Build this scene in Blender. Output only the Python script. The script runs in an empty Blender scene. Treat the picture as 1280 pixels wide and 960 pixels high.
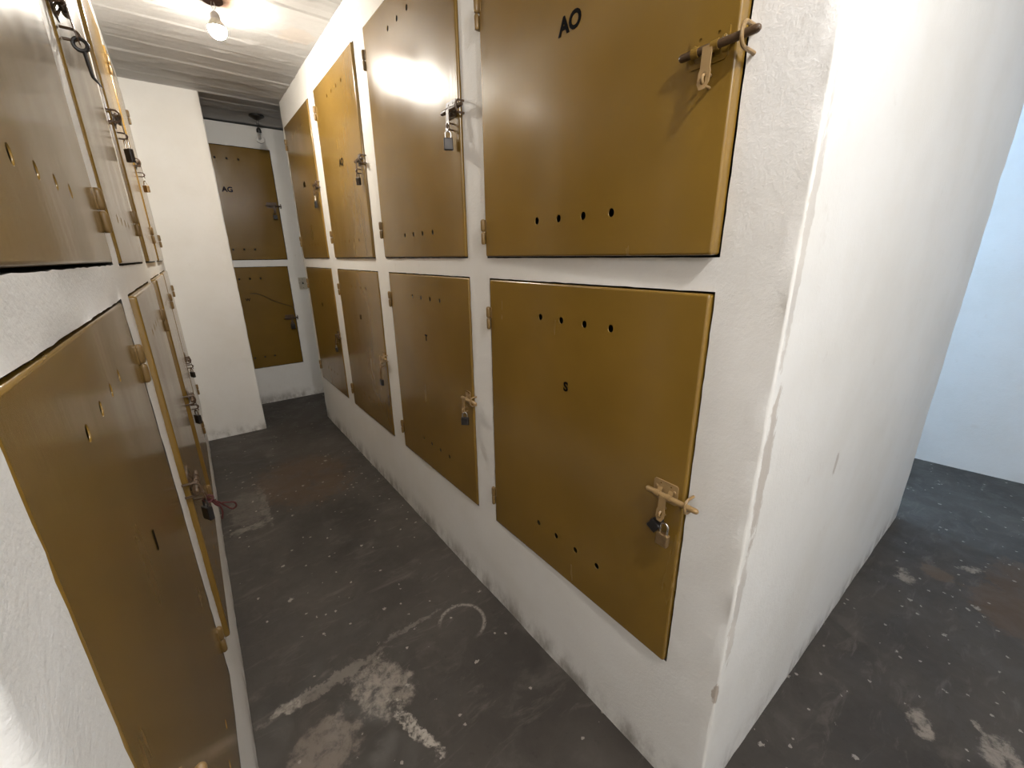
import bpy, bmesh, math, random
from mathutils import Vector, Matrix, noise
random.seed(7)
PI = math.pi
SC = bpy.context.scene
COL = SC.collection
H_CAM = 1.41
CEIL = 2.515

# ------------------------------------------------------------------ nodes / materials
def new_mat(name):
    m = bpy.data.materials.new(name); m.use_nodes = True
    nt = m.node_tree; nt.nodes.clear()
    out = nt.nodes.new('ShaderNodeOutputMaterial')
    b = nt.nodes.new('ShaderNodeBsdfPrincipled')
    nt.links.new(b.outputs[0], out.inputs[0])
    return m, nt, b

class N:
    def __init__(s, nt): s.nt = nt
    def n(s, t, **kw):
        x = s.nt.nodes.new(t)
        for k, v in kw.items(): setattr(x, k, v)
        return x
    def l(s, a, b): s.nt.links.new(a, b)
    def put(s, sock, v):
        if isinstance(v, bpy.types.NodeSocket): s.l(v, sock)
        else: sock.default_value = v
    def math(s, op, a, b=0.0, c=None, clamp=False):
        x = s.n('ShaderNodeMath', operation=op); x.use_clamp = clamp
        s.put(x.inputs[0], a); s.put(x.inputs[1], b)
        if c is not None: s.put(x.inputs[2], c)
        return x.outputs[0]
    def pos(s): return s.n('ShaderNodeNewGeometry').outputs['Position']
    def scale(s, v, sc):
        x = s.n('ShaderNodeMapping'); s.l(v, x.inputs[0]); x.inputs['Scale'].default_value = sc
        return x.outputs[0]
    def noise(s, v, scale, detail=3, rough=.55, dist=0.0):
        x = s.n('ShaderNodeTexNoise'); s.l(v, x.inputs['Vector'])
        x.inputs['Scale'].default_value = scale; x.inputs['Detail'].default_value = detail
        x.inputs['Roughness'].default_value = rough; x.inputs['Distortion'].default_value = dist
        return x.outputs[0]
    def ramp(s, v, a, b, lo=0.0, hi=1.0):
        x = s.n('ShaderNodeMapRange'); x.clamp = True; x.interpolation_type = 'SMOOTHSTEP'
        s.put(x.inputs[0], v); x.inputs[1].default_value = a; x.inputs[2].default_value = b
        x.inputs[3].default_value = lo; x.inputs[4].default_value = hi
        return x.outputs[0]
    def mix(s, f, a, b):
        x = s.n('ShaderNodeMix', data_type='RGBA')
        s.put(x.inputs[0], f)
        for i, v in ((6, a), (7, b)):
            if isinstance(v, bpy.types.NodeSocket): s.l(v, x.inputs[i])
            else: x.inputs[i].default_value = (*v, 1)
        return x.outputs[2]
    def bump(s, h, strength, dist, prev=None):
        x = s.n('ShaderNodeBump'); s.l(h, x.inputs['Height'])
        x.inputs['Strength'].default_value = strength; x.inputs['Distance'].default_value = dist
        if prev is not None: s.l(prev, x.inputs['Normal'])
        return x.outputs[0]
    def xyz(s, v):
        x = s.n('ShaderNodeSeparateXYZ'); s.l(v, x.inputs[0]); return x.outputs

def paint_mat(name, col, rough=.23, wear=.05, coat=.42):
    m, nt, b = new_mat(name); g = N(nt); p = g.pos()
    big = g.noise(p, 2.4, 3)
    streak = g.noise(g.scale(p, (9, 9, 2.2)), 1.0, 4)
    brush = g.noise(g.scale(p, (75, 75, 7)), 1.0, 3)
    fine = g.noise(p, 190, 2)
    dark = tuple(c * .90 for c in col); lite = tuple(min(1, c * 1.10) for c in col)
    c = g.mix(g.ramp(big, .3, .7), dark, lite)
    c = g.mix(g.math('MULTIPLY', g.ramp(streak, .60, .85), wear), c, tuple(x * .6 for x in col))
    g.l(c, b.inputs['Base Color'])
    g.l(g.ramp(streak, .2, .85, rough - .04, rough + .06), b.inputs['Roughness'])
    b.inputs['IOR'].default_value = 1.5
    b.inputs['Coat Weight'].default_value = coat; b.inputs['Coat Roughness'].default_value = .15
    dents = g.noise(g.scale(p, (5, 5, 1.6)), 1.0, 1)
    nrm = g.bump(dents, .22, .010)
    nrm = g.bump(brush, .24, .0010, nrm)
    nrm = g.bump(fine, .10, .0003, nrm)
    g.l(nrm, b.inputs['Normal'])
    return m

def plaster_mat(name, col, grime=True, tint=(.62, .57, .52)):
    m, nt, b = new_mat(name); g = N(nt); p = g.pos(); x, y, z = g.xyz(p)
    n1 = g.noise(p, 2.6, 5, .6); n2 = g.noise(p, 14, 5, .6); n3 = g.noise(p, 95, 4, .6); n4 = g.noise(p, 260, 2)
    c = g.mix(g.ramp(n1, .35, .72), col, tuple(k * v for k, v in zip(col, (.95, .94, .92))))
    c = g.mix(g.math('MULTIPLY', g.ramp(n2, .62, .78), .28), c, tint)
    if grime:
        low = g.ramp(z, .0, .13, 1.0, 0.0)
        gm = g.math('MULTIPLY', low, g.ramp(g.noise(g.scale(p, (9, 9, 5)), 1.0, 6, .68), .38, .66))
        c = g.mix(g.math('MULTIPLY', gm, .80), c, (.23, .20, .17))
        sc = g.noise(g.scale(p, (11, 11, 3.2)), 1.0, 6, .7, .6)
        c = g.mix(g.math('MULTIPLY', g.ramp(sc, .68, .78), .50), c, (.42, .37, .32))
    def blot(c, q, r, col, k):
        d = g.n('ShaderNodeVectorMath', operation='SUBTRACT'); g.l(p, d.inputs[0]); d.inputs[1].default_value = q
        e = g.n('ShaderNodeVectorMath', operation='DIVIDE'); g.l(d.outputs[0], e.inputs[0]); e.inputs[1].default_value = r
        ln = g.n('ShaderNodeVectorMath', operation='LENGTH'); g.l(e.outputs[0], ln.inputs[0])
        dd = g.math('ADD', ln.outputs['Value'], g.math('MULTIPLY_ADD', g.noise(g.scale(p, (60, 60, 22)), 1.0, 5, .7), 1.8, -.9))
        return g.mix(g.ramp(dd, .75, 1.0, k, 0), c, col)
    if grime:                                            # rubbed, chipped arris of the block and a few knocks
        for q, r, k in (((.828, .274, 1.00), (.024, .007, .20), .55), ((.818, .274, 1.42), (.016, .007, .25), .35), ((.80, .278, .42), (.012, .014, .03), .8), ((1.346, .276, .84), (.014, .03, .045), .5), ((.822, .274, .64), (.018, .007, .18), .4)):
            c = blot(c, q, r, (.36, .29, .23), k)
    g.l(c, b.inputs['Base Color'])
    b.inputs['Roughness'].default_value = .62
    b.inputs['Specular IOR Level'].default_value = .35
    nrm = g.bump(n2, .22, .008)
    nrm = g.bump(n3, .38, .0022, nrm)
    nrm = g.bump(n4, .34, .0011, nrm)
    g.l(nrm, b.inputs['Normal'])
    return m

def plain(name, col, rough=.5, metal=0.0, bump=0.0, var=.15, spec=.5):
    m, nt, b = new_mat(name); g = N(nt); p = g.pos()
    n = g.noise(p, 60, 4)
    g.l(g.mix(g.ramp(n, .3, .7), tuple(c * (1 - var) for c in col), tuple(min(1, c * (1 + var)) for c in col)), b.inputs['Base Color'])
    b.inputs['Roughness'].default_value = rough; b.inputs['Metallic'].default_value = metal; b.inputs['Specular IOR Level'].default_value = spec
    if bump: g.l(g.bump(g.noise(p, 220, 3), bump, .001), b.inputs['Normal'])
    return m

OCHRE = (.212, .122, .020)
M_DOOR = paint_mat('ochre_gloss_paint', OCHRE)
M_DOOR_SHADED = paint_mat('shaded_ochre_paint', tuple(c * .8 for c in OCHRE), .20, .2, 0)  # back-wall copy of the door paint, alcove dimness and weaker glare built in
M_DOOR_SHADED.node_tree.nodes['Principled BSDF'].inputs['Specular IOR Level'].default_value = .3
M_TAN = paint_mat('tan_painted_metal', (.30, .195, .085), .36, .4, 0)
M_HINGE = paint_mat('brown_painted_hinge', (.20, .122, .040), .34, .4, 0)
M_WORN = paint_mat('worn_brown_metal', (.085, .050, .026), .34, .5, 0)
M_PLASTER = plaster_mat('white_wall_paint', (.82, .81, .785))
M_PLASTER2 = plaster_mat('pale_wall_paint', (.78, .80, .80), False)
M_NICHE_SHADE = plain('niche_shade', (.045, .042, .038), .9)  # locker recess lining: the shade inside is put into its near-black colour
M_BRASS = plain('aged_brass', (.42, .29, .15), .32, .9)
M_STEEL = plain('steel', (.62, .60, .57), .22, 1.0)
M_DKSTEEL = plain('dark_steel', (.055, .050, .047), .45, .6)
M_BLACK = plain('black_lock_case', (.018, .016, .015), .35)
M_INK = plain('black_stencil_ink', (.004, .0035, .003), .7, spec=.05)
M_RED = plain('dark_red_cord', (.075, .012, .012), .7)
M_PLATE = plain('ivory_plastic', (.50, .46, .38), .4)
M_BAKELITE = plain('black_bakelite', (.012, .011, .011), .4)
M_PORCELAIN = plain('grey_socket_shell', (.30, .27, .25), .4)
M_RUST = plain('rusty_iron', (.050, .018, .010), .8, 0, .6, .5)

def emit_mat():
    m, nt, b = new_mat('glowing_bulb')
    b.inputs['Base Color'].default_value = (1, .95, .85, 1)
    b.inputs['Emission Color'].default_value = (1.0, .935, .83, 1)
    b.inputs['Emission Strength'].default_value = BULB_L
    return m
BULB_L = 850.0
M_GLOW = emit_mat()
def glass_mat():
    m, nt, b = new_mat('clear_bulb_glass')
    b.inputs['Base Color'].default_value = (1, 1, 1, 1); b.inputs['Roughness'].default_value = .02
    b.inputs['Transmission Weight'].default_value = 1; b.inputs['IOR'].default_value = 1.15
    return m
M_GLASS = glass_mat()
M_STEM = plain('white_glass_stem', (.75, .75, .73), .3)

def floor_mat():
    m, nt, b = new_mat('scuffed_dark_concrete'); g = N(nt); p = g.pos(); x, y, z = g.xyz(p)
    n1 = g.noise(p, 1.7, 5, .6); n2 = g.noise(p, 7, 6, .65, .5); n3 = g.noise(p, 34, 5, .65); n4 = g.noise(p, 140, 3)
    wx = g.math('MULTIPLY_ADD', g.noise(p, 16, 5, .65), .09, -.045)
    wy = g.math('MULTIPLY_ADD', g.noise(g.scale(p, (1.3, -1.1, 1)), 17, 5, .65), .09, -.045)
    X = g.math('ADD', x, wx); Y = g.math('ADD', y, wy)
    edge = g.math('MULTIPLY_ADD', g.noise(p, 19, 6, .72), 1.7, -.85)
    def ell(cx, cy, rx, ry, rot=0.0, soft=.22, wob=True):
        a = g.math('SUBTRACT', X if wob else x, cx); c = g.math('SUBTRACT', Y if wob else y, cy)
        ca, sa = math.cos(rot), math.sin(rot)
        u = g.math('ADD', g.math('MULTIPLY', a, ca / rx), g.math('MULTIPLY', c, sa / rx))
        v = g.math('ADD', g.math('MULTIPLY', a, -sa / ry), g.math('MULTIPLY', c, ca / ry))
        d = g.math('SQRT', g.math('ADD', g.math('MULTIPLY', u, u), g.math('MULTIPLY', v, v)))
        if wob: d = g.math('ADD', d, edge)
        return g.ramp(d, 1 - soft, 1 + soft, 1.0, 0.0), d
    c = g.mix(g.ramp(n1, .3, .7), (.034, .029, .025), (.066, .057, .048))
    c = g.mix(g.math('MULTIPLY', g.ramp(n2, .50, .72), .7), c, (.088, .078, .068))
    wipe = g.noise(g.scale(p, (5, 17, 1)), 1.0, 6, .7, .8)
    c = g.mix(g.math('MULTIPLY', g.ramp(wipe, .54, .72), .6), c, (.12, .105, .09))
    c = g.mix(g.math('MULTIPLY', g.ramp(n3, .58, .74), .35), c, (.016, .013, .011))
    def lay(c, mask, col, k, tex=None, lo=.35, hi=.6):
        f = g.math('MULTIPLY', mask, k)
        if tex is not None: f = g.math('MULTIPLY', f, g.ramp(tex, lo, hi))
        return g.mix(f, c, col)
    br = (.085, .055, .034)
    c = lay(c, ell(.38, 2.80, .28, .34)[0], br, .75, n2, .25, .5)
    c = lay(c, ell(2.40, -.16, .17, .10, .3)[0], br, .9)
    c = lay(c, ell(2.62, -.22, .25, .13, .2)[0], br, .8, n2, .25, .5)
    c = lay(c, ell(2.47, .055, .055, .055, 0, .15)[0], (.105, .073, .048), .9)
    pale = (.27, .235, .20)
    smear = g.noise(g.scale(p, (1, 1, 1)), 24, 6, .74, .25)
    c = lay(c, ell(.270, 1.115, .085, .11, .3)[0], pale, .95, smear, .32, .62)
    c = lay(c, ell(.065, 1.035, .095, .085, .2)[0], (.21, .175, .145), .85, smear, .25, .55)
    c = lay(c, ell(.300, .93, .018, .13, .25)[0], (.42, .38, .33), .9, smear, .42, .58)
    c = lay(c, ell(.135, 1.235, .19, .021, .05)[0], (.20, .175, .15), .75, smear, .25, .5)
    c = lay(c, ell(-.005, 1.235, .05, .018, .1)[0], (.34, .31, .27), .8, smear, .4, .6)
    # curved scrape mark
    _, d = ell(.618, 1.165, .090, .090, 0, .3, False)
    ring = g.math('MULTIPLY', g.ramp(g.math('ABSOLUTE', g.math('SUBTRACT', d, 1.0)), .01, .12, 1, 0), g.ramp(g.math('ADD', x, g.math('MULTIPLY', y, .75)), 1.42, 1.50))
    fr = g.noise(g.scale(p, (3, 3, 1)), 30, 4)
    c = lay(c, ring, (.26, .235, .205), .85, fr, .3, .55)
    c = lay(c, ell(.47, 1.275, .12, .010, -.02)[0], (.17, .15, .13), .7, smear, .3, .55)
    # boxy scuff by the left wall
    _, d = ell(.03, 2.62, .085, .22, -.05, .2)
    c = lay(c, g.ramp(d, .85, 1.1, 1, 0), (.115, .10, .085), .75, smear, .25, .6)
    c = lay(c, ell(.02, 2.41, .09, .03, 0)[0], (.20, .18, .155), .7, smear, .3, .55)
    c = lay(c, ell(.115, 2.62, .022, .24, 0)[0], (.17, .15, .13), .6, smear, .3, .55)
    for q in ((1.555, -.04, .055, .028, .5), (1.62, -.20, .06, .045, .1), (2.62, -.035, .05, .016, -.9), (1.68, -.15, .02, .01, .5), (2.33, .14, .05, .03, .4)):
        c = lay(c, ell(*q)[0], (.30, .26, .22), .75, smear, .35, .58)
    # paint flecks
    for sc, thr, seed in ((9, .10, 0), (17, .13, 3.3), (30, .16, 7.7)):
        v = g.n('ShaderNodeTexVoronoi', feature='F1'); mp = g.n('ShaderNodeMapping')
        g.l(p, mp.inputs[0]); mp.inputs['Location'].default_value = (seed, seed * 1.7, 0); g.l(mp.outputs[0], v.inputs['Vector'])
        v.inputs['Scale'].default_value = sc
        r = g.xyz(v.outputs['Color'])[0]
        keep = g.math('GREATER_THAN', r, .80)
        size = g.math('MULTIPLY', r, thr)
        dd = g.math('ADD', v.outputs['Distance'], g.math('MULTIPLY_ADD', g.noise(p, 110, 4, .7), .5, -.25))
        f = g.math('MULTIPLY', keep, g.math('LESS_THAN', dd, size))
        c = g.mix(g.math('MULTIPLY', f, .75), c, (.36, .33, .29))
    g.l(c, b.inputs['Base Color'])
    g.l(g.ramp(n2, .3, .7, .42, .68), b.inputs['Roughness'])
    b.inputs['Specular IOR Level'].default_value = .4
    nrm = g.bump(n2, .3, .006); nrm = g.bump(n3, .3, .0025, nrm); nrm = g.bump(n4, .25, .0008, nrm)
    g.l(nrm, b.inputs['Normal'])
    return m
M_FLOOR = floor_mat()

def ceil_mat():
    m, nt, b = new_mat('board_formed_ceiling_paint'); g = N(nt); p = g.pos(); x, y, z = g.xyz(p)
    n1 = g.noise(p, 3, 5, .6); grain = g.noise(g.scale(p, (3, 26, 3)), 1.0, 5, .65, .4); n3 = g.noise(p, 45, 4)
    c = g.mix(g.ramp(n1, .35, .7), (.45, .44, .43), (.39, .38, .37))
    c = g.mix(g.math('MULTIPLY', g.ramp(grain, .58, .75), .4), c, (.36, .345, .325))
    def patch(c, cx, cy, rx, ry, col, k):
        a = g.math('DIVIDE', g.math('SUBTRACT', x, cx), rx); e = g.math('DIVIDE', g.math('SUBTRACT', y, cy), ry)
        d = g.math('SQRT', g.math('ADD', g.math('MULTIPLY', a, a), g.math('MULTIPLY', e, e)))
        d = g.math('ADD', d, g.math('MULTIPLY_ADD', g.noise(p, 22, 4), 1.2, -.6))
        return g.mix(g.ramp(d, .85, 1.0, k, 0), c, col)
    c = patch(c, .40, 2.60, .10, .07, (.50, .33, .25), .9)
    c = patch(c, .07, 2.72, .10, .05, (.42, .33, .27), .7)
    c = patch(c, .70, 2.75, .09, .10, (.45, .38, .32), .5)
    g.l(c, b.inputs['Base Color']); b.inputs['Roughness'].default_value = .6
    nrm = g.bump(grain, .45, .006); nrm = g.bump(n3, .3, .002, nrm)
    g.l(nrm, b.inputs['Normal'])
    return m
M_CEIL = ceil_mat()

# ------------------------------------------------------------------ object helpers
def obj(name, bm, mat, parent=None, smooth=False):
    bmesh.ops.recalc_face_normals(bm, faces=bm.faces)
    me = bpy.data.meshes.new(name); bm.to_mesh(me); bm.free()
    if smooth:
        for f in me.polygons: f.use_smooth = True
    me.materials.append(mat)
    o = bpy.data.objects.new(name, me); COL.objects.link(o)
    if parent is not None: o.parent = parent
    return o
def tag(o, label, cat, group=None, kind=None):
    o['label'] = label; o['category'] = cat
    if group: o['group'] = group
    if kind: o['kind'] = kind
    return o
def empty(name, loc, rz=0.0):
    o = bpy.data.objects.new(name, None); COL.objects.link(o)
    o.location = loc; o.rotation_euler = (0, 0, rz); o.empty_display_size = .05
    return o
def struct(o):
    o['kind'] = 'structure'; return o

def add_tube(bm, pts, r, seg=10, cap=True):
    pts = [Vector(p) for p in pts]; rings = []
    rr = r if isinstance(r, (list, tuple)) else [r] * len(pts)
    prev = None
    for i, p in enumerate(pts):
        d = (pts[min(i + 1, len(pts) - 1)] - pts[max(i - 1, 0)]).normalized()
        if prev is None:
            a = d.orthogonal().normalized()
        else:
            a = (prev - d * prev.dot(d)).normalized()
        prev = a; b = d.cross(a)
        rings.append([bm.verts.new(p + (a * math.cos(t) + b * math.sin(t)) * rr[i]) for t in [2 * PI * k / seg for k in range(seg)]])
    for A, B in zip(rings, rings[1:]):
        for k in range(seg): bm.faces.new((A[k], A[(k + 1) % seg], B[(k + 1) % seg], B[k]))
    if cap:
        bm.faces.new(rings[0]); bm.faces.new(rings[-1])
def add_rod(bm, a, b, r, seg=14):                       # a rod with rounded ends
    a, b = Vector(a), Vector(b); d = (b - a).normalized(); L = (b - a).length; k = min(.35 * r, L * .2)
    add_tube(bm, [a, a + d * k, a + d * r * .9, b - d * r * .9, b - d * k, b], [r * .55, r * .86, r, r, r * .86, r * .55], seg)
def add_box(bm, c, s, bev=0.0, mat=None):
    r = bmesh.ops.create_cube(bm, size=1.0); vs = r['verts']
    for v in vs: v.co = Vector((v.co.x * s[0] + c[0], v.co.y * s[1] + c[1], v.co.z * s[2] + c[2]))
    if bev:
        es = list({e for v in vs for e in v.link_edges})
        bmesh.ops.bevel(bm, geom=es, offset=bev, segments=2, affect='EDGES', profile=.5)
    return vs
def add_lathe(bm, c, prof, seg=24):                      # profile of (r, z) about vertical axis
    rings = []
    for r, z in prof:
        if r < 1e-6: rings.append([bm.verts.new((c[0], c[1], c[2] + z))])
        else: rings.append([bm.verts.new((c[0] + r * math.cos(2 * PI * k / seg), c[1] + r * math.sin(2 * PI * k / seg), c[2] + z)) for k in range(seg)])
    for A, B in zip(rings, rings[1:]):
        for k in range(seg):
            q = [A[k % len(A)], A[(k + 1) % len(A)], B[(k + 1) % len(B)], B[k % len(B)]]
            u = []
            for v in q:
                if v not in u: u.append(v)
            if len(u) > 2: bm.faces.new(u)
def rrect(x0, x1, z0, z1, rad, n=4):
    pts = []
    for cx, cz, a0 in ((x1 - rad, z1 - rad, 0), (x0 + rad, z1 - rad, 90), (x0 + rad, z0 + rad, 180), (x1 - rad, z0 + rad, 270)):
        for k in range(n + 1):
            t = math.radians(a0 + 90 * k / n); pts.append((cx + rad * math.cos(t), cz + rad * math.sin(t)))
    return pts
def loop_edges(bm, vs):
    return [bm.edges.new((vs[i], vs[(i + 1) % len(vs)])) for i in range(len(vs))]
def add_plate(bm, outline, holes, y0, y1, bend=None):    # a flat plate in the XZ plane from y0 to y1, with real holes
    faces = []
    loops = []
    for y in (y0, y1):
        ed = []; lp = []
        for o in [outline] + holes:
            vs = [bm.verts.new((p[0], y, p[1])) for p in o]; lp.append(vs); ed += loop_edges(bm, vs)
        bmesh.ops.triangle_fill(bm, use_beauty=True, edges=ed)
        loops.append(lp)
    for A, B in zip(*loops):
        n = len(A)
        for i in range(n): bm.faces.new((A[i], A[(i + 1) % n], B[(i + 1) % n], B[i]))
    if bend:
        for lp in loops:
            for vs in lp:
                for v in vs: v.co = bend(v.co)
def circle(cx, cz, r, n=16, rz=None):
    rz = rz or r
    return [(cx + r * math.cos(2 * PI * k / n), cz + rz * math.sin(2 * PI * k / n)) for k in range(n)]

# ------------------------------------------------------------------ the setting
def lines(a, b, step, extra=()):
    n = max(1, int(round(abs(b - a) / step)))
    v = [a + (b - a) * k / n for k in range(n + 1)]
    lo, hi = min(a, b), max(a, b)
    ex = sorted(e for e in extra if lo < e < hi)
    v = [t for t in v if all(abs(t - e) > .45 * step for e in ex) or t in (a, b)] + ex
    v = sorted(set(round(t, 5) for t in v))
    out = [v[0]]
    for t in v[1:]:
        if t - out[-1] < .0025 and t not in ex: continue
        out.append(t)
    return out

def wall(name, path, mat, openings=(), fil=.0, amp=.0016, z1=CEIL, closed=False, steps=None):
    """path: plan points, the room on the right hand of the walking direction. openings: (leg, lo, hi, z0, z1) in world
    coordinates of the leg's axis."""
    P = [Vector((q[0], q[1], 0)) for q in path]
    n = len(P); legs = n if closed else n - 1
    zl = lines(0, z1, .022 if openings else .06, [v for o in openings for v in o[3:5]])
    cols = []                                            # (pos, normal, leg, coord)
    for i in range(legs):
        a, b = P[i], P[(i + 1) % n]; d = (b - a); L = d.length; d = d / L; nr = Vector((d.y, -d.x, 0))
        ra = rb = 0.0
        def turn(j):
            if not closed and (j == 0 or j == n - 1): return 0
            u = (P[j] - P[j - 1]).normalized(); w = (P[(j + 1) % n] - P[j]).normalized()
            return u.x * w.y - u.y * w.x
        if turn(i) > .1: ra = fil                        # convex corners (left turns) are rounded
        if turn((i + 1) % n) > .1: rb = fil
        ax = 0 if abs(d.x) > abs(d.y) else 1
        ops = [o for o in openings if o[0] == i]
        ex = []
        for o in ops:
            for v in o[1:3]: ex.append(abs(v - a[ax]) / abs(d[ax]))
        st = (steps or {}).get(i, .022 if ops else .07)
        for s in lines(ra, L - rb, st, ex):
            p = a + d * s; cols.append((p, nr, i, p[ax]))
        if rb > 0:
            w = (P[(i + 2) % n] - b).normalized()
            c = b - d * rb + w * rb
            n2 = Vector((w.y, -w.x, 0))
            for k in range(1, 5):
                t = k / 5 * PI / 2; nn = nr * math.cos(t) + n2 * math.sin(t)
                cols.append((c + nn * rb, nn, -1, 0.0))
    bm = bmesh.new(); V = []
    C = len(cols); J = len(zl)
    def is_open(i, j):
        a, b = cols[i], cols[(i + 1) % C]
        if a[2] != b[2] or a[2] < 0: return False
        m = (a[3] + b[3]) / 2; z = (zl[j] + zl[j + 1]) / 2
        return any(o[0] == a[2] and o[1] < m < o[2] and o[3] < z < o[4] for o in openings)
    K = C if closed else C - 1
    op = [[is_open(i, j) for j in range(J - 1)] for i in range(K)]
    def adj(i, j):
        t = 0; f = 0
        for di in (-1, 0):
            for dj in (-1, 0):
                ii, jj = i + di, j + dj
                if closed: ii %= C
                if 0 <= ii < K and 0 <= jj < J - 1:
                    if op[ii][jj]: t += 1
                    else: f += 1
        return t and f
    for i, (p, nr, lg, co) in enumerate(cols):
        row = []
        tan = Vector((-nr.y, nr.x, 0))
        for j, z in enumerate(zl):
            q = Vector((p.x, p.y, z))
            e = amp * (noise.noise(q * 5.3) * 1.3 + noise.noise(q * 19) * .7)
            if lg < 0: e += .0035 * noise.noise(q * 11)
            q2 = q + nr * e
            if adj(i, j):
                q2 += tan * (.0014 * noise.noise(q * 33 + Vector((7, 0, 0)))) + Vector((0, 0, .0018 * noise.noise(q * 30 + Vector((0, 9, 0)))))
                q2 += nr * (.0008 * noise.noise(q * 40))
                q2 -= nr * e * .6
            row.append(bm.verts.new(q2))
        V.append(row)
    DEP = .14; dark = []
    inner = {}
    def inn(i, j):
        if (i, j) not in inner: inner[(i, j)] = bm.verts.new(V[i][j].co - cols[i][1] * DEP)
        return inner[(i, j)]
    for i in range(K):
        i2 = (i + 1) % C
        for j in range(J - 1):
            if not op[i][j]:
                bm.faces.new((V[i][j], V[i2][j], V[i2][j + 1], V[i][j + 1]))
            else:
                dark.append(bm.faces.new((inn(i, j), inn(i2, j), inn(i2, j + 1), inn(i, j + 1))))
                if not (op[(i - 1) % C][j] if (closed or i > 0) else False): dark.append(bm.faces.new((V[i][j], V[i][j + 1], inn(i, j + 1), inn(i, j))))
                if not (op[(i + 1) % C][j] if (closed or i + 1 < K) else False): dark.append(bm.faces.new((V[i2][j], V[i2][j + 1], inn(i2, j + 1), inn(i2, j))))
                if not (j > 0 and op[i][j - 1]): dark.append(bm.faces.new((V[i][j], V[i2][j], inn(i2, j), inn(i, j))))
                if not (j + 1 < J - 1 and op[i][j + 1]): dark.append(bm.faces.new((V[i][j + 1], V[i2][j + 1], inn(i2, j + 1), inn(i, j + 1))))
    for fc in dark: fc.material_index = 1
    o = obj(name, bm, mat, smooth=True)
    me = o.data; me.materials.append(M_NICHE_SHADE)
    me.set_sharp_from_angle(angle=math.radians(50))
    return struct(o)

XR, XL, YB = .80, -.103, 4.661
# doors: (low coordinate, high coordinate, z0, z1)
G = .0042
R_UP = [(.409, 1.172, 1.405, 2.335), (1.302, 2.058, 1.405, 2.335), (2.206, 2.916, 1.405, 2.335), (3.082, 3.808, 1.405, 2.335)]
R_LO = [(.409, 1.164, .402, 1.333), (1.296, 2.040, .402, 1.333), (2.196, 2.922, .402, 1.333), (3.072, 3.808, .402, 1.333)]
L_UP = [(.330, 1.085, 1.405, 2.335), (1.195, 1.870, 1.402, 2.335), (2.030, 2.720, 1.402, 2.335), (2.880, 3.600, 1.402, 2.335)]
L_LO = [(.352, 1.062, .402, 1.336), (1.195, 1.880, .402, 1.336), (2.030, 2.730, .402, 1.338), (2.880, 3.610, .402, 1.338)]
B_UP = [(.125, .818, 1.396, 2.335)]
B_LO = [(.125, .806, .372, 1.328)]
def ops(leg, *sets): return [(leg, a - (G if a > .40 else .0012), b + G, c - G, d + G) for s in sets for a, b, c, d in s]

wall('wall_right', [(2.872, 3.88), (XR, 3.88), (XR, .276), (2.872, .276)], M_PLASTER, ops(1, R_UP, R_LO), fil=.006, closed=True, steps={2: .03})
wall('wall_left', [(-2.6, .251), (XL, .251), (XL, 3.93), (.31, 3.93), (.31, 4.07), (-.5, 4.07), (-.5, YB)], M_PLASTER, ops(1, L_UP, L_LO), fil=.010, steps={2: .03})
wall('wall_back', [(-.5, YB), (3.3, YB)], M_PLASTER, ops(0, B_UP, B_LO))
wall('wall_far', [(3.857 - .137 * (YB - .383), YB), (3.857 - .137 * (-1.5 - .383), -1.5)], M_PLASTER2)
wall('wall_front', [(4.12, -1.5), (-2.6, -1.5)], M_PLASTER)
wall('wall_end', [(-2.6, -1.5), (-2.6, .251)], M_PLASTER)

bm = bmesh.new()
add_box(bm, (.75, 1.6, -.03), (6.9, 6.3, .06))
struct(obj('floor', bm, M_FLOOR))

def ceiling():
    rnd = random.Random(3)
    offs = [rnd.uniform(-.004, .004) for _ in range(80)]
    xs = lines(-2.7, -.16, .5) + lines(-.12, .86, .035) + lines(.95, 4.2, .25)
    ys = lines(-1.6, 1.9, .10) + lines(1.91, 4.30, .0075) + lines(4.32, 4.72, .05)
    W = .165
    bm = bmesh.new(); V = []
    for x in xs:
        r = []
        for y in ys:
            yy = y + .012 * noise.noise(Vector((x * 1.2, 3, 0))) - .02 * (x - .3)
            k = math.floor(yy / W); f = yy / W - k
            z = offs[k % 80] + .0015 * noise.noise(Vector((x * 4, y * 30, 2))) + .0012 * noise.noise(Vector((x * 25, y * 25, 5)))
            lip = math.exp(-((min(f, 1 - f)) * W / .0045) ** 2)
            z -= lip * (.0045 + .006 * max(0, noise.noise(Vector((x * 2.5, k * 3.1, 8)))))
            blob = noise.noise(Vector((x * 14, y * 14, 11)))
            if blob > .45: z -= (blob - .45) * .03
            e = (y - (3.955 + .03 * (x - .5)))
            if e > 0: z += .012
            elif e > -.03: z -= .006
            r.append(bm.verts.new((x, y, CEIL + z)))
        V.append(r)
    for i in range(len(xs) - 1):
        for j in range(len(ys) - 1):
            bm.faces.new((V[i][j], V[i + 1][j], V[i + 1][j + 1], V[i][j + 1]))
    o = obj('ceiling', bm, M_CEIL, smooth=True)
    return struct(o)
ceiling()

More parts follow.
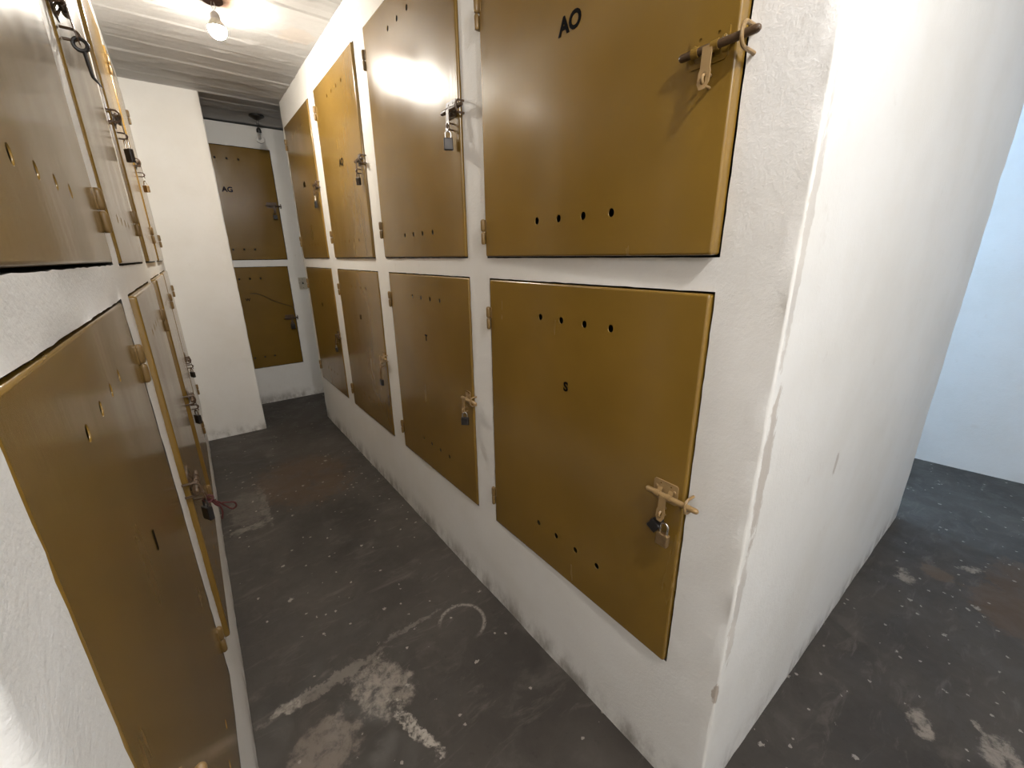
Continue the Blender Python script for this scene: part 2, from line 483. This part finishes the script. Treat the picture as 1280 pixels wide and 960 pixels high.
# ------------------------------------------------------------------ lockers
def door_mesh(w, h, sgn, holes, t=.026):
    """door leaf: hinge edge at x=0, latch edge at x=sgn*w, front at y=0, back at y=t; holes are real."""
    x0, x1 = (0, w) if sgn > 0 else (-w, 0)
    bm = bmesh.new(); rings = []
    for ins, y, rad in ((.0050, 0, .004), (.0022, .0010, .0055), (.0006, .0030, .006), (0, .0065, .006), (0, t, .006)):
        rings.append([bm.verts.new((a, y, b)) for a, b in rrect(x0 + ins, x1 - ins, ins, h - ins, rad)])
    ed = loop_edges(bm, rings[0])
    sm = []
    for hx, hz in holes:
        pts = circle(hx, hz, .0085, 14, .0095)
        a = [bm.verts.new((p, 0, q)) for p, q in pts]; b = [bm.verts.new((p, .0018, q)) for p, q in pts]
        ed += loop_edges(bm, a)
        for i in range(14): sm.append(bm.faces.new((a[i], a[(i + 1) % 14], b[(i + 1) % 14], b[i])))
    bmesh.ops.triangle_fill(bm, use_beauty=True, edges=ed)
    for A, B in zip(rings, rings[1:]):
        n = len(A)
        for i in range(n):
            f = bm.faces.new((A[i], A[(i + 1) % n], B[(i + 1) % n], B[i])); f.smooth = True
    for f in sm: f.smooth = True
    return bm

def text_obj(s, size, x, z, parent):
    cu = bpy.data.curves.new('lettering', 'FONT'); cu.body = s; cu.size = size * 1.38
    cu.align_x = 'CENTER'; cu.align_y = 'CENTER'; cu.extrude = .0004; cu.offset = size * .05
    cu.resolution_u = 4
    cu.materials.append(M_INK)
    tmp = bpy.data.objects.new('lettering', cu); COL.objects.link(tmp)
    me = bpy.data.meshes.new_from_object(tmp.evaluated_get(bpy.context.evaluated_depsgraph_get()))
    bpy.data.objects.remove(tmp); me.name = 'lettering'
    if not me.materials: me.materials.append(M_INK)
    t = bpy.data.objects.new('lettering', me); COL.objects.link(t)
    t.parent = parent; t.location = (x, -.0008, z); t.rotation_euler = (PI / 2, 0, 0)
    return t

def smooth_by(o, deg=40):
    for f in o.data.polygons: f.use_smooth = True
    o.data.set_sharp_from_angle(angle=math.radians(deg))

def locker(axis, lo, hi, z0, z1, label, proud=.008, ajar=0.0, hinge_z=(), bolt_z=1.0, rod=(-.09, .04), letter=None,
           lsize=.027, lz=1.04, hole_z=(), nh=4, hmat=None, hinge_mat=None, hasp=True, group=None, hx0=.26, plate_mat=None, hook=False, gap_u=0.0, rod_mat=None):
    w, h = hi - lo, z1 - z0; mid = (lo + hi) / 2
    hmat = hmat or M_WORN; hinge_mat = hinge_mat or M_HINGE
    if axis == 'R': loc, rz, sgn = (XR, mid, z0), -PI / 2, 1
    elif axis == 'L': loc, rz, sgn = (XL, mid, z0), PI / 2, -1
    else: loc, rz, sgn = (mid, YB, z0), 0, 1
    root = empty('locker', loc, rz)
    tag(root, label, 'locker', group, 'thing')
    holes = [(sgn * (hx0 + .0865 * k), z - z0) for z in hole_z for k in range(nh)]
    d = obj('door', door_mesh(w, h, sgn, holes), M_DOOR_SHADED if axis == 'B' else M_DOOR, root)
    d.location = (-sgn * w / 2, -proud, 0); d.rotation_euler = (0, 0, -sgn * ajar)
    if letter: text_obj(letter, lsize, sgn * (.372 + gap_u), lz - z0, d)
    # hinges: barrel in two knuckles, a leaf on the frame
    for hz in hinge_z:
        bm = bmesh.new(); x = -sgn * (w / 2 + .005); z = hz - z0; y = -(proud + .004)
        add_rod(bm, (x, y, z + .0008), (x, y, z + .038), .0075, 12)
        add_rod(bm, (x, y, z - .038), (x, y, z - .0008), .0068, 12)
        xa, xb = sorted((x - sgn * .001, x - sgn * .010))
        add_plate(bm, rrect(xa, xb, z - .036, z - .001, .002, 2), [], y - .001, .004)
        add_plate(bm, rrect(min(x, x + sgn * .016), max(x, x + sgn * .016), z + .001, z + .036, .002, 2), [], -(proud + .002), -(proud - .004))
        o = obj('hinge', bm, hinge_mat, root); smooth_by(o)
    # slide bolt on the door
    zb = bolt_z - z0; E = sgn * w; nr = -.0135
    ua, ub = rod
    def X(u): return E + sgn * u
    xs = sorted((X(ua + .012), X(-.014)))
    bm = bmesh.new()
    add_plate(bm, rrect(xs[0], xs[1], zb - .020, zb + .030, .006, 3), [circle(X(ua + .03), zb + .021, .003, 8), circle(X(-.032), zb + .021, .003, 8)], -.0026, .0005)
    for u in (ua + .030, -.030):                         # straps that hold the rod
        pts = [(X(u), -.002, zb - .0135)] + [(X(u), nr - .0075 * math.cos(t), zb - .0085 * math.sin(-t) * -1) for t in [PI / 2 * k / 4 for k in range(-4, 5)]] + [(X(u), -.002, zb + .0135)]
        bs = bmesh.new()
        for dx in (-.006, .006):
            pass
        bs.free()
        rows = [[bm.verts.new((p[0] + dx, p[1], p[2])) for p in pts] for dx in (-.006, .006)]
        rows2 = [[bm.verts.new((p[0] + dx, p[1] * .82, zb + (p[2] - zb) * .82)) for p in pts] for dx in (-.006, .006)]
        for k in range(len(pts) - 1):
            bm.faces.new((rows[0][k], rows[1][k], rows[1][k + 1], rows[0][k + 1]))
            bm.faces.new((rows2[0][k], rows2[1][k], rows2[1][k + 1], rows2[0][k + 1]))
            for s in (0, 1): bm.faces.new((rows[s][k], rows[s][k + 1], rows2[s][k + 1], rows2[s][k]))
    for u, zz in ((ua + .02, .012), (-.022, .012), (ua + .045, -.014)):
        add_lathe(bm, (0, 0, 0), [(0, 0), (0, 0)], 3) if False else None
        r = bmesh.ops.create_uvsphere(bm, u_segments=8, v_segments=6, radius=.0042)
        for v in r['verts']: v.co = Vector((X(u) + v.co.x, -.0026 + v.co.y * .45, zb + zz + v.co.z))
    o = obj('bolt_plate', bm, plate_mat or hmat, d); smooth_by(o)
    bm = bmesh.new(); add_rod(bm, (X(ua), nr, zb), (X(ub), nr, zb), .0064)
    o = obj('bolt_rod', bm, rod_mat or hmat, d); smooth_by(o)
    if hasp:
        u = -.040
        bm = bmesh.new()
        out = [(X(u) - .0085, zb + .002), (X(u) + .0085, zb + .002), (X(u) + .0085, zb - .030), (X(u) + .0105, zb - .036), (X(u) + .0105, zb - .052), (X(u) + .005, zb - .062), (X(u) - .005, zb - .062), (X(u) - .0105, zb - .052), (X(u) - .0105, zb - .036), (X(u) - .0085, zb - .030)]
        def bend(c):
            s = max(0, -(c.z - zb) / .062)
            return Vector((c.x, c.y - .005 * s * s, c.z))
        add_plate(bm, out, [rrect(X(u) - .004, X(u) + .004, zb - .055, zb - .036, .0035, 3)], nr - .0070, nr - .0044, bend)
        obj('hasp', bm, hmat, d)
        bm = bmesh.new()
        zc = zb - .046
        add_tube(bm, [(X(u), -.001, zc + .009)] + [(X(u), -.014 - .012 * math.cos(t), zc + .009 * math.sin(t)) for t in [PI / 2 - PI * k / 8 for k in range(9)]] + [(X(u), -.001, zc - .009)], .0026, 8)
        o = obj('lock_loop', bm, hmat, d); smooth_by(o)
    # keeper on the frame
    kx = sgn * (w / 2 + .016); ky = proud + math.sin(ajar) * w + .0135
    bm = bmesh.new()
    arc = [(kx, .004, zb + .017), (kx, -(ky - .006), zb + .017)] + [(kx, -(ky - .004) - .013 * math.cos(t), zb + .017 * math.sin(t)) for t in [PI / 2 - PI * k / 10 for k in range(11)]] + [(kx, -(ky - .006), zb - .017), (kx, .004, zb - .017)]
    add_tube(bm, arc, .0032, 8)
    o = obj('keeper', bm, hmat, root); smooth_by(o)
    if hook:                                             # opened hook hanging from the lock loop
        bm = bmesh.new(); u = -.040; zc = zb - .060
        pts = [(X(u), -.024 - .010 * math.sin(t), zc + .010 * math.cos(t)) for t in [2 * PI * k / 14 for k in range(15)]]
        add_tube(bm, pts, .0036, 8)
        add_tube(bm, [(X(u), -.027, zc - .008), (X(u) + sgn * .001, -.028, zc - .03), (X(u) + sgn * .002, -.030, zc - .052), (X(u) + sgn * .004, -.040, zc - .068)], [.0034, .0034, .003, .0008], 8)
        o = obj('hook', bm, M_BLACK, d); smooth_by(o)
    return root, sgn, rz, w

def padlock(lk, bolt_z, label, u=-.040, n=.030, drop=.098, body=M_BRASS, shackle=M_STEEL, bw=.030, bh=.032, bd=.014, sh=.020, tilt=0.0, yaw=0.0, group='padlocks on the lockers', dz=0.0):
    root, sgn, rz, w = lk
    z = bolt_z - drop - bh / 2 + dz
    loc = root.matrix_basis @ Vector((sgn * (w / 2 + u), -n, z - root.location.z))
    p = empty('padlock', loc, rz + yaw); p.rotation_euler = (0, tilt, rz + yaw)
    tag(p, label, 'padlock', group)
    bm = bmesh.new(); add_box(bm, (0, 0, bh / 2), (bw, bd, bh), .0028)
    obj('lock_body', bm, body, p)
    bm = bmesh.new(); r = bw * .30
    pts = [(-r, 0, bh - .002), (-r, 0, bh + sh - r)] + [(r * math.cos(t), 0, bh + sh - r + r * math.sin(t)) for t in [PI - PI * k / 10 for k in range(11)]] + [(r, 0, bh + sh - r), (r, 0, bh - .002)]
    add_tube(bm, pts, .0026, 10)
    o = obj('shackle', bm, shackle, p); smooth_by(o)
    return p

HU = (1.530, 2.218); HL = (.515, 1.206)
GR = 'brown lockers along the corridor'
# right wall, upper row from the near corner
AO = locker('R', *R_UP[0], 'large upper brown locker with open slide bolt, nearest the white wall corner', proud=.010, ajar=.020, hinge_z=(1.481, 2.055), bolt_z=1.734, rod=(-.095, .040), letter='AO', lsize=.034, lz=1.898, hole_z=(1.497, 2.24), hmat=M_TAN, plate_mat=M_DOOR, rod_mat=M_WORN, group=GR)
U2 = locker('R', *R_UP[1], 'upper brown locker with a big white lamp glare on its door', proud=.008, hinge_z=HU, bolt_z=1.858, letter=None, hole_z=(1.497, 2.24), group=GR)
U3 = locker('R', *R_UP[2], 'brightly lit yellowish upper locker, third from the near corner on the right wall', proud=.009, ajar=.004, hinge_z=HU, bolt_z=1.858, rod=(-.075, .03), letter='AQ', lsize=.034, lz=1.90, hole_z=(1.497, 2.24), group=GR)
U4 = locker('R', *R_UP[3], 'upper right wall locker at the far end, beside the alcove', proud=.008, hinge_z=HU, bolt_z=1.858, rod=(-.075, .03), letter='AR', lsize=.034, lz=1.90, hole_z=(1.497, 2.24), group=GR)
# lower row
S_ = locker('R', *R_LO[0], 'large lower brown locker marked S, nearest the white wall corner', proud=.004, ajar=.009, hinge_z=HL, bolt_z=.878, rod=(-.088, .042), letter='S', lsize=.027, lz=1.052, hole_z=(.540, 1.237), hmat=M_TAN, plate_mat=M_TAN, group=GR)
T_ = locker('R', *R_LO[1], 'lower brown locker marked T, second from the near corner', proud=.004, ajar=.003, hinge_z=HL, bolt_z=.873, rod=(-.062, .045), letter='T', lsize=.027, lz=1.063, hole_z=(.540, 1.237), hmat=M_TAN, group=GR)
L3 = locker('R', *R_LO[2], 'lower brown locker directly below the brightly lit yellowish one', proud=.004, hinge_z=HL, bolt_z=.873, rod=(-.06, .04), letter='U', lsize=.027, lz=1.06, hole_z=(.540, 1.237), hmat=M_TAN, group=GR)
L4 = locker('R', *R_LO[3], 'lower right wall locker at the far end, beside the light switch', proud=.004, hinge_z=HL, bolt_z=.873, rod=(-.06, .04), letter='V', lsize=.027, lz=1.06, hole_z=(.540, 1.237), group=GR)
# left wall
LU1 = locker('L', *L_UP[0], 'upper left locker filling the top left corner of the view', proud=.002, hinge_z=(1.495, 2.2), bolt_z=1.858, hole_z=(1.499, 2.24), hx0=.24, group=GR)
LU2 = locker('L', *L_UP[1], 'upper left wall locker with an open hook on its bolt, second from the camera', proud=.005, hinge_z=(1.520, 2.2), bolt_z=1.858, hole_z=(1.499, 2.24), hook=True, group=GR)
LU3 = locker('L', *L_UP[2], 'narrow-looking tan upper left wall locker, third from the camera', proud=.011, hinge_z=(1.520, 2.215), bolt_z=1.858, hole_z=(1.499, 2.24), group=GR)
LU4 = locker('L', *L_UP[3], 'last upper locker on the left wall, beside the white pier', proud=.012, hinge_z=(1.520, 2.215), bolt_z=1.858, hole_z=(1.499, 2.24), group=GR)
LL1 = locker('L', *L_LO[0], 'large lower left locker running out of the bottom of the view', proud=-.0005, hinge_z=(.512, 1.215), bolt_z=.874, rod=(-.110, .04), letter='I', lsize=.03, lz=1.035, hole_z=(.540, 1.250), hmat=M_TAN, plate_mat=M_TAN, group=GR)
LL2 = locker('L', *L_LO[1], 'lower left wall locker with a dark red cord on its padlock', proud=.012, hinge_z=HL, bolt_z=.873, hole_z=(.540, 1.237), group=GR)
LL3 = locker('L', *L_LO[2], 'third lower locker from the camera on the left wall', proud=.018, hinge_z=HL, bolt_z=.873, hole_z=(.540, 1.237), group=GR)
LL4 = locker('L', *L_LO[3], 'last lower locker on the left wall, beside the white pier', proud=.015, hinge_z=HL, bolt_z=.873, hole_z=(.540, 1.237), group=GR)
# alcove
BU = locker('B', *B_UP[0], 'dark upper locker on the far back wall behind the hanging unlit bulb', proud=.006, hinge_z=HU, bolt_z=1.870, rod=(-.11, .022), letter='AG', lsize=.042, lz=1.985, hole_z=(1.486, 2.235), hx0=.178, gap_u=-.06, group=GR)
BL = locker('B', *B_LO[0], 'dark lower locker on the far back wall with a slack wire across', proud=.006, hinge_z=HL, bolt_z=.836, rod=(-.105, .020), letter='W', lsize=.027, lz=1.034, hole_z=(.476, 1.225), hx0=.178, gap_u=-.07, group=GR)

padlock(S_, .878, 'brass padlock with bright shackle on the lower locker marked S', u=-.030, n=.030, tilt=.05, drop=.108, sh=.028)
padlock(S_, .878, 'black padlock tilted behind the brass one on the locker marked S', u=-.064, n=.026, body=M_BLACK, shackle=M_DKSTEEL, tilt=.55, bw=.026, bh=.028, dz=.014)
padlock(T_, .873, 'dark padlock on the lower locker marked T', u=-.030, n=.028, body=M_DKSTEEL, drop=.090, yaw=.8)
padlock(U2, 1.858, 'dark padlock with bright shackle beside the lamp glare on an upper locker', u=-.040, n=.030, body=M_DKSTEEL, yaw=1.1, bw=.030, bh=.036)
padlock(U3, 1.858, 'dark padlock on the brightly lit yellowish upper locker', u=-.040, n=.030, body=M_BLACK, shackle=M_DKSTEEL, drop=.092, bw=.022, bh=.034, yaw=.5)
padlock(U4, 1.858, 'black padlock on the last upper locker of the right wall', u=-.040, n=.028, body=M_BLACK, drop=.118, bw=.036, bh=.04, sh=.035)
padlock(L3, .873, 'black padlock on a long shackle below the yellowish locker', u=-.040, n=.028, body=M_BLACK, shackle=M_BRASS, drop=.145, bh=.034, sh=.075, bw=.032)
padlock(L4, .873, 'dark padlock on the last lower locker of the right wall', u=-.040, n=.028, body=M_BLACK, drop=.105)
padlock(LU3, 1.858, 'grey padlock on the tan upper left wall locker', u=-.040, n=.030, body=M_DKSTEEL, drop=.105, bh=.042, sh=.03, yaw=.6)
padlock(LU4, 1.858, 'small tan padlock on the last upper locker of the left wall', u=-.040, n=.032, body=M_BRASS, drop=.11, yaw=.6)
P_LL2 = padlock(LL2, .873, 'black padlock with a red cord on the lower left wall locker', u=-.040, n=.032, body=M_BLACK, shackle=M_DKSTEEL, drop=.100, bh=.038, yaw=.5)
padlock(LL3, .873, 'black padlock on the third lower locker of the left wall', u=-.040, n=.032, body=M_BLACK, drop=.100, bh=.038, yaw=.5)
padlock(LL4, .873, 'black padlock on the last lower locker of the left wall', u=-.040, n=.030, body=M_BLACK, drop=.095, yaw=.5)
padlock(BU, 1.870, 'black padlock on the dark upper locker of the back wall', u=-.045, n=.028, body=M_BLACK, shackle=M_DKSTEEL, drop=.098, bw=.036, bh=.036)
padlock(BL, .836, 'black padlock on the dark lower locker of the back wall', u=-.040, n=.028, body=M_BLACK, shackle=M_DKSTEEL, drop=.085, bw=.04, bh=.05)

# red cord knotted on the padlock of the second lower left locker
def cord():
    base = P_LL2.location
    bm = bmesh.new()
    def L(pts, r=.0022):
        P = [Vector(p) for p in pts]; out = []
        for i in range(len(P) - 1):
            p0, p1, p2, p3 = P[max(i - 1, 0)], P[i], P[i + 1], P[min(i + 2, len(P) - 1)]
            for k in range(6):
                t = k / 6
                out.append(.5 * ((2 * p1) + (p2 - p0) * t + (2 * p0 - 5 * p1 + 4 * p2 - p3) * t * t + (3 * p1 - p0 - 3 * p2 + p3) * t ** 3))
        out.append(P[-1]); add_tube(bm, out, r, 8)
    # local: x out from the wall, y along the corridor, z up
    L([(-.004, 0, .052), (.008, .010, .058), (.018, .004, .052), (.010, -.006, .046), (.0, .0, .050), (.010, .008, .044), (.022, .010, .038)], .003)
    L([(.018, .004, .042), (.028, .008, .030), (.040, .012, .012), (.052, .012, -.002), (.062, .010, .004), (.060, .006, .018), (.046, .006, .024), (.034, .006, .028)])
    L([(.020, .004, .040), (.028, .004, .020), (.030, .004, .002), (.026, .004, -.018)])
    L([(.004, .004, .056), (.012, .006, .046), (.020, .004, .030), (.026, .004, .022)], .003)
    for v in bm.verts: v.co = v.co + Vector((0, 0, 0))
    o = obj('cord', bm, M_RED); o.location = base + Vector((0, 0, .004)); smooth_by(o)
    tag(o, 'dark red cord knotted through the padlock of a lower left locker', 'cord')
cord()

# slack wire across the far lower locker
bm = bmesh.new()
y = YB - .011
add_tube(bm, [(.455, y, 1.092), (.50, y, 1.090), (.56, y, 1.064), (.62, y, 1.020), (.66, y, .998), (.72, y, .972), (.775, y, .950), (.800, y, .925), (.806, y, .895), (.806, y + .002, .850)], .0022, 6)
o = obj('wire', bm, M_BAKELITE); smooth_by(o)
tag(o, 'thin dark wire sagging across the lower locker on the far back wall', 'wire')

# switch plate by the alcove
sw = empty('switch_plate', (.922, YB, 1.105)); tag(sw, 'small ivory switch plate on the back wall beside the corridor corner', 'light switch')
bm = bmesh.new(); add_plate(bm, rrect(-.036, .036, 0, .115, .005, 3), [rrect(-.008, .008, .045, .070, .001, 2)], -.006, .003); obj('cover', bm, M_PLATE, sw)
bm = bmesh.new(); add_box(bm, (0, -.009, .060), (.012, .014, .020), .002); obj('toggle', bm, M_BLACK, sw)
for z in (.018, .097):
    bm = bmesh.new()
    r = bmesh.ops.create_uvsphere(bm, u_segments=8, v_segments=6, radius=.0035)
    for v in r['verts']: v.co = Vector((v.co.x, -.006 + v.co.y * .5, z + v.co.z))
    obj('screw', bm, M_DKSTEEL, sw)

# ------------------------------------------------------------------ hanging bulbs
def bulb(x, y, lit, label, dz=0.0):
    top = CEIL - .002
    zc = 2.398 if lit else 2.345                         # centre of the glass
    root = empty('pendant_bulb', (x, y, zc - .04)); tag(root, label, 'light bulb', 'bare bulbs hanging from the ceiling')
    T = top - (zc - .04)
    rnd = random.Random(5)
    bm = bmesh.new()
    if lit:                                              # ragged hole plate of the junction box
        prof = [(.0, .004), (.035, .004), (.043, -.003), (.040, -.010), (.0, -.012)]
        add_lathe(bm, (0, 0, T), prof, 28)
        for v in bm.verts:
            a = math.atan2(v.co.y, v.co.x); k = 1 + .22 * noise.noise(Vector((math.cos(a) * 2.2, math.sin(a) * 2.2, 4)))
            v.co.x *= k; v.co.y *= k
            v.co.z += .004 * noise.noise(v.co * 60)
        o = obj('ceiling_rose', bm, M_RUST, root)
    else:
        add_lathe(bm, (0, 0, T), [(0, .006), (.055, .006), (.055, -.004), (.030, -.018), (.012, -.028), (0, -.028)], 28)
        o = obj('ceiling_rose', bm, M_BAKELITE, root)
    smooth_by(o)
    gz = .04
    st = gz + (.038 if lit else .050)                    # bottom of the socket
    sh = .030 if lit else .038
    for s in (-1, 1):
        bm = bmesh.new(); e = .004 * s
        add_tube(bm, [(e, 0, T - .008), (e * 2.1, e, T - .03 if lit else T - .06), (e * .8, -e, st + sh + .006), (e * .5, 0, st + sh - .002)], .0014, 6)
        o = obj('wire', bm, M_BAKELITE if not lit else M_PORCELAIN, root); smooth_by(o)
    bm = bmesh.new()
    add_lathe(bm, (0, 0, st), [(0, 0), (.017, 0), (.019, .004), (.018, sh * .6), (.013, sh * .85), (.007, sh), (0, sh)], 20)
    o = obj('socket', bm, M_PORCELAIN if lit else M_BAKELITE, root); smooth_by(o, 60)
    bm = bmesh.new()
    R = .036 if lit else .030
    prof = [(0, gz - R)]
    for k in range(1, 9 if lit else 12):
        t = -PI / 2 + k / 15 * PI; prof.append((R * math.cos(t), gz + R * math.sin(t)))
    prof += [(R * .985, gz + .0060), (0, gz + .0060)] if lit else [(.016, st - .004), (.0145, st + .003), (0, st + .003)]
    add_lathe(bm, (0, 0, 0), prof, 28)
    o = obj('glass', bm, M_GLOW if lit else M_GLASS, root, not lit); smooth_by(o, 50)
    if lit:
        bm = bmesh.new()
        add_lathe(bm, (0, 0, 0), [(0, gz + .0062), (R + .0004, gz + .0062), (R * .97, gz + .012), (R * .72, gz + .026), (.018, st + .001), (0, st + .001)], 28)
        o = obj('bulb_housing', bm, M_PLATE, root); smooth_by(o, 50)
    if not lit:
        bm = bmesh.new()
        add_lathe(bm, (0, 0, 0), [(0, gz + .002), (.006, gz + .004), (.010, gz + .022), (.0125, st - .002), (0, st - .002)], 14)
        o = obj('filament_stem', bm, M_STEM, root); smooth_by(o)
    return root
bulb(.328, 2.60, True, 'bright glowing bare bulb hanging from the corridor ceiling')
bulb(.708, 4.33, False, 'unlit clear bare bulb on black cord in the far alcove')

# ------------------------------------------------------------------ light
def point(name, loc, power, col, r=.04):
    l = bpy.data.lights.new(name, 'POINT'); l.energy = power; l.color = col; l.shadow_soft_size = r
    o = bpy.data.objects.new(name, l); COL.objects.link(o); o.location = loc; return o
point('lobby_lamp', (.40, -.45, 2.40), 48, (1.0, .97, .94))
point('fill_light_left', (-.95, -1.15, 2.30), 27, (1.0, .97, .95), .16)  # added soft fill that lifts the lower right wall, no known lamp there
point('passage_lamp', (3.05, 1.9, 2.35), 92, (.40, .66, 1.0))
point('fill_light_right', (2.3, -1.2, 2.36), 8, (1.0, .98, .97))  # added weak fill for the block's end face, not a known lamp
w = bpy.data.worlds.new('world'); SC.world = w; w.use_nodes = True
w.node_tree.nodes['Background'].inputs[0].default_value = (.5, .55, .6, 1)
w.node_tree.nodes['Background'].inputs[1].default_value = .02

# ------------------------------------------------------------------ camera
yaw, pitch, roll, f = .6501, .3028, -.0125, 516.61
fw = Vector((math.sin(yaw) * math.cos(pitch), math.cos(yaw) * math.cos(pitch), -math.sin(pitch)))
r0 = Vector((math.cos(yaw), -math.sin(yaw), 0)); u0 = r0.cross(fw)
R_ = r0 * math.cos(roll) + u0 * math.sin(roll); U_ = -r0 * math.sin(roll) + u0 * math.cos(roll)
cam = bpy.data.cameras.new('camera'); co = bpy.data.objects.new('camera', cam); COL.objects.link(co)
M = Matrix((R_, U_, -fw)).transposed().to_4x4(); M.translation = Vector((0, 0, H_CAM)); co.matrix_world = M
cam.sensor_fit = 'HORIZONTAL'; cam.sensor_width = 36; cam.lens = 36 * f / 1280; cam.clip_start = .01
SC.camera = co
vs = SC.view_settings; vs.view_transform = 'Standard'; vs.look = 'None'; vs.gamma = 1; vs.use_curve_mapping = False
vs.exposure = 0.2
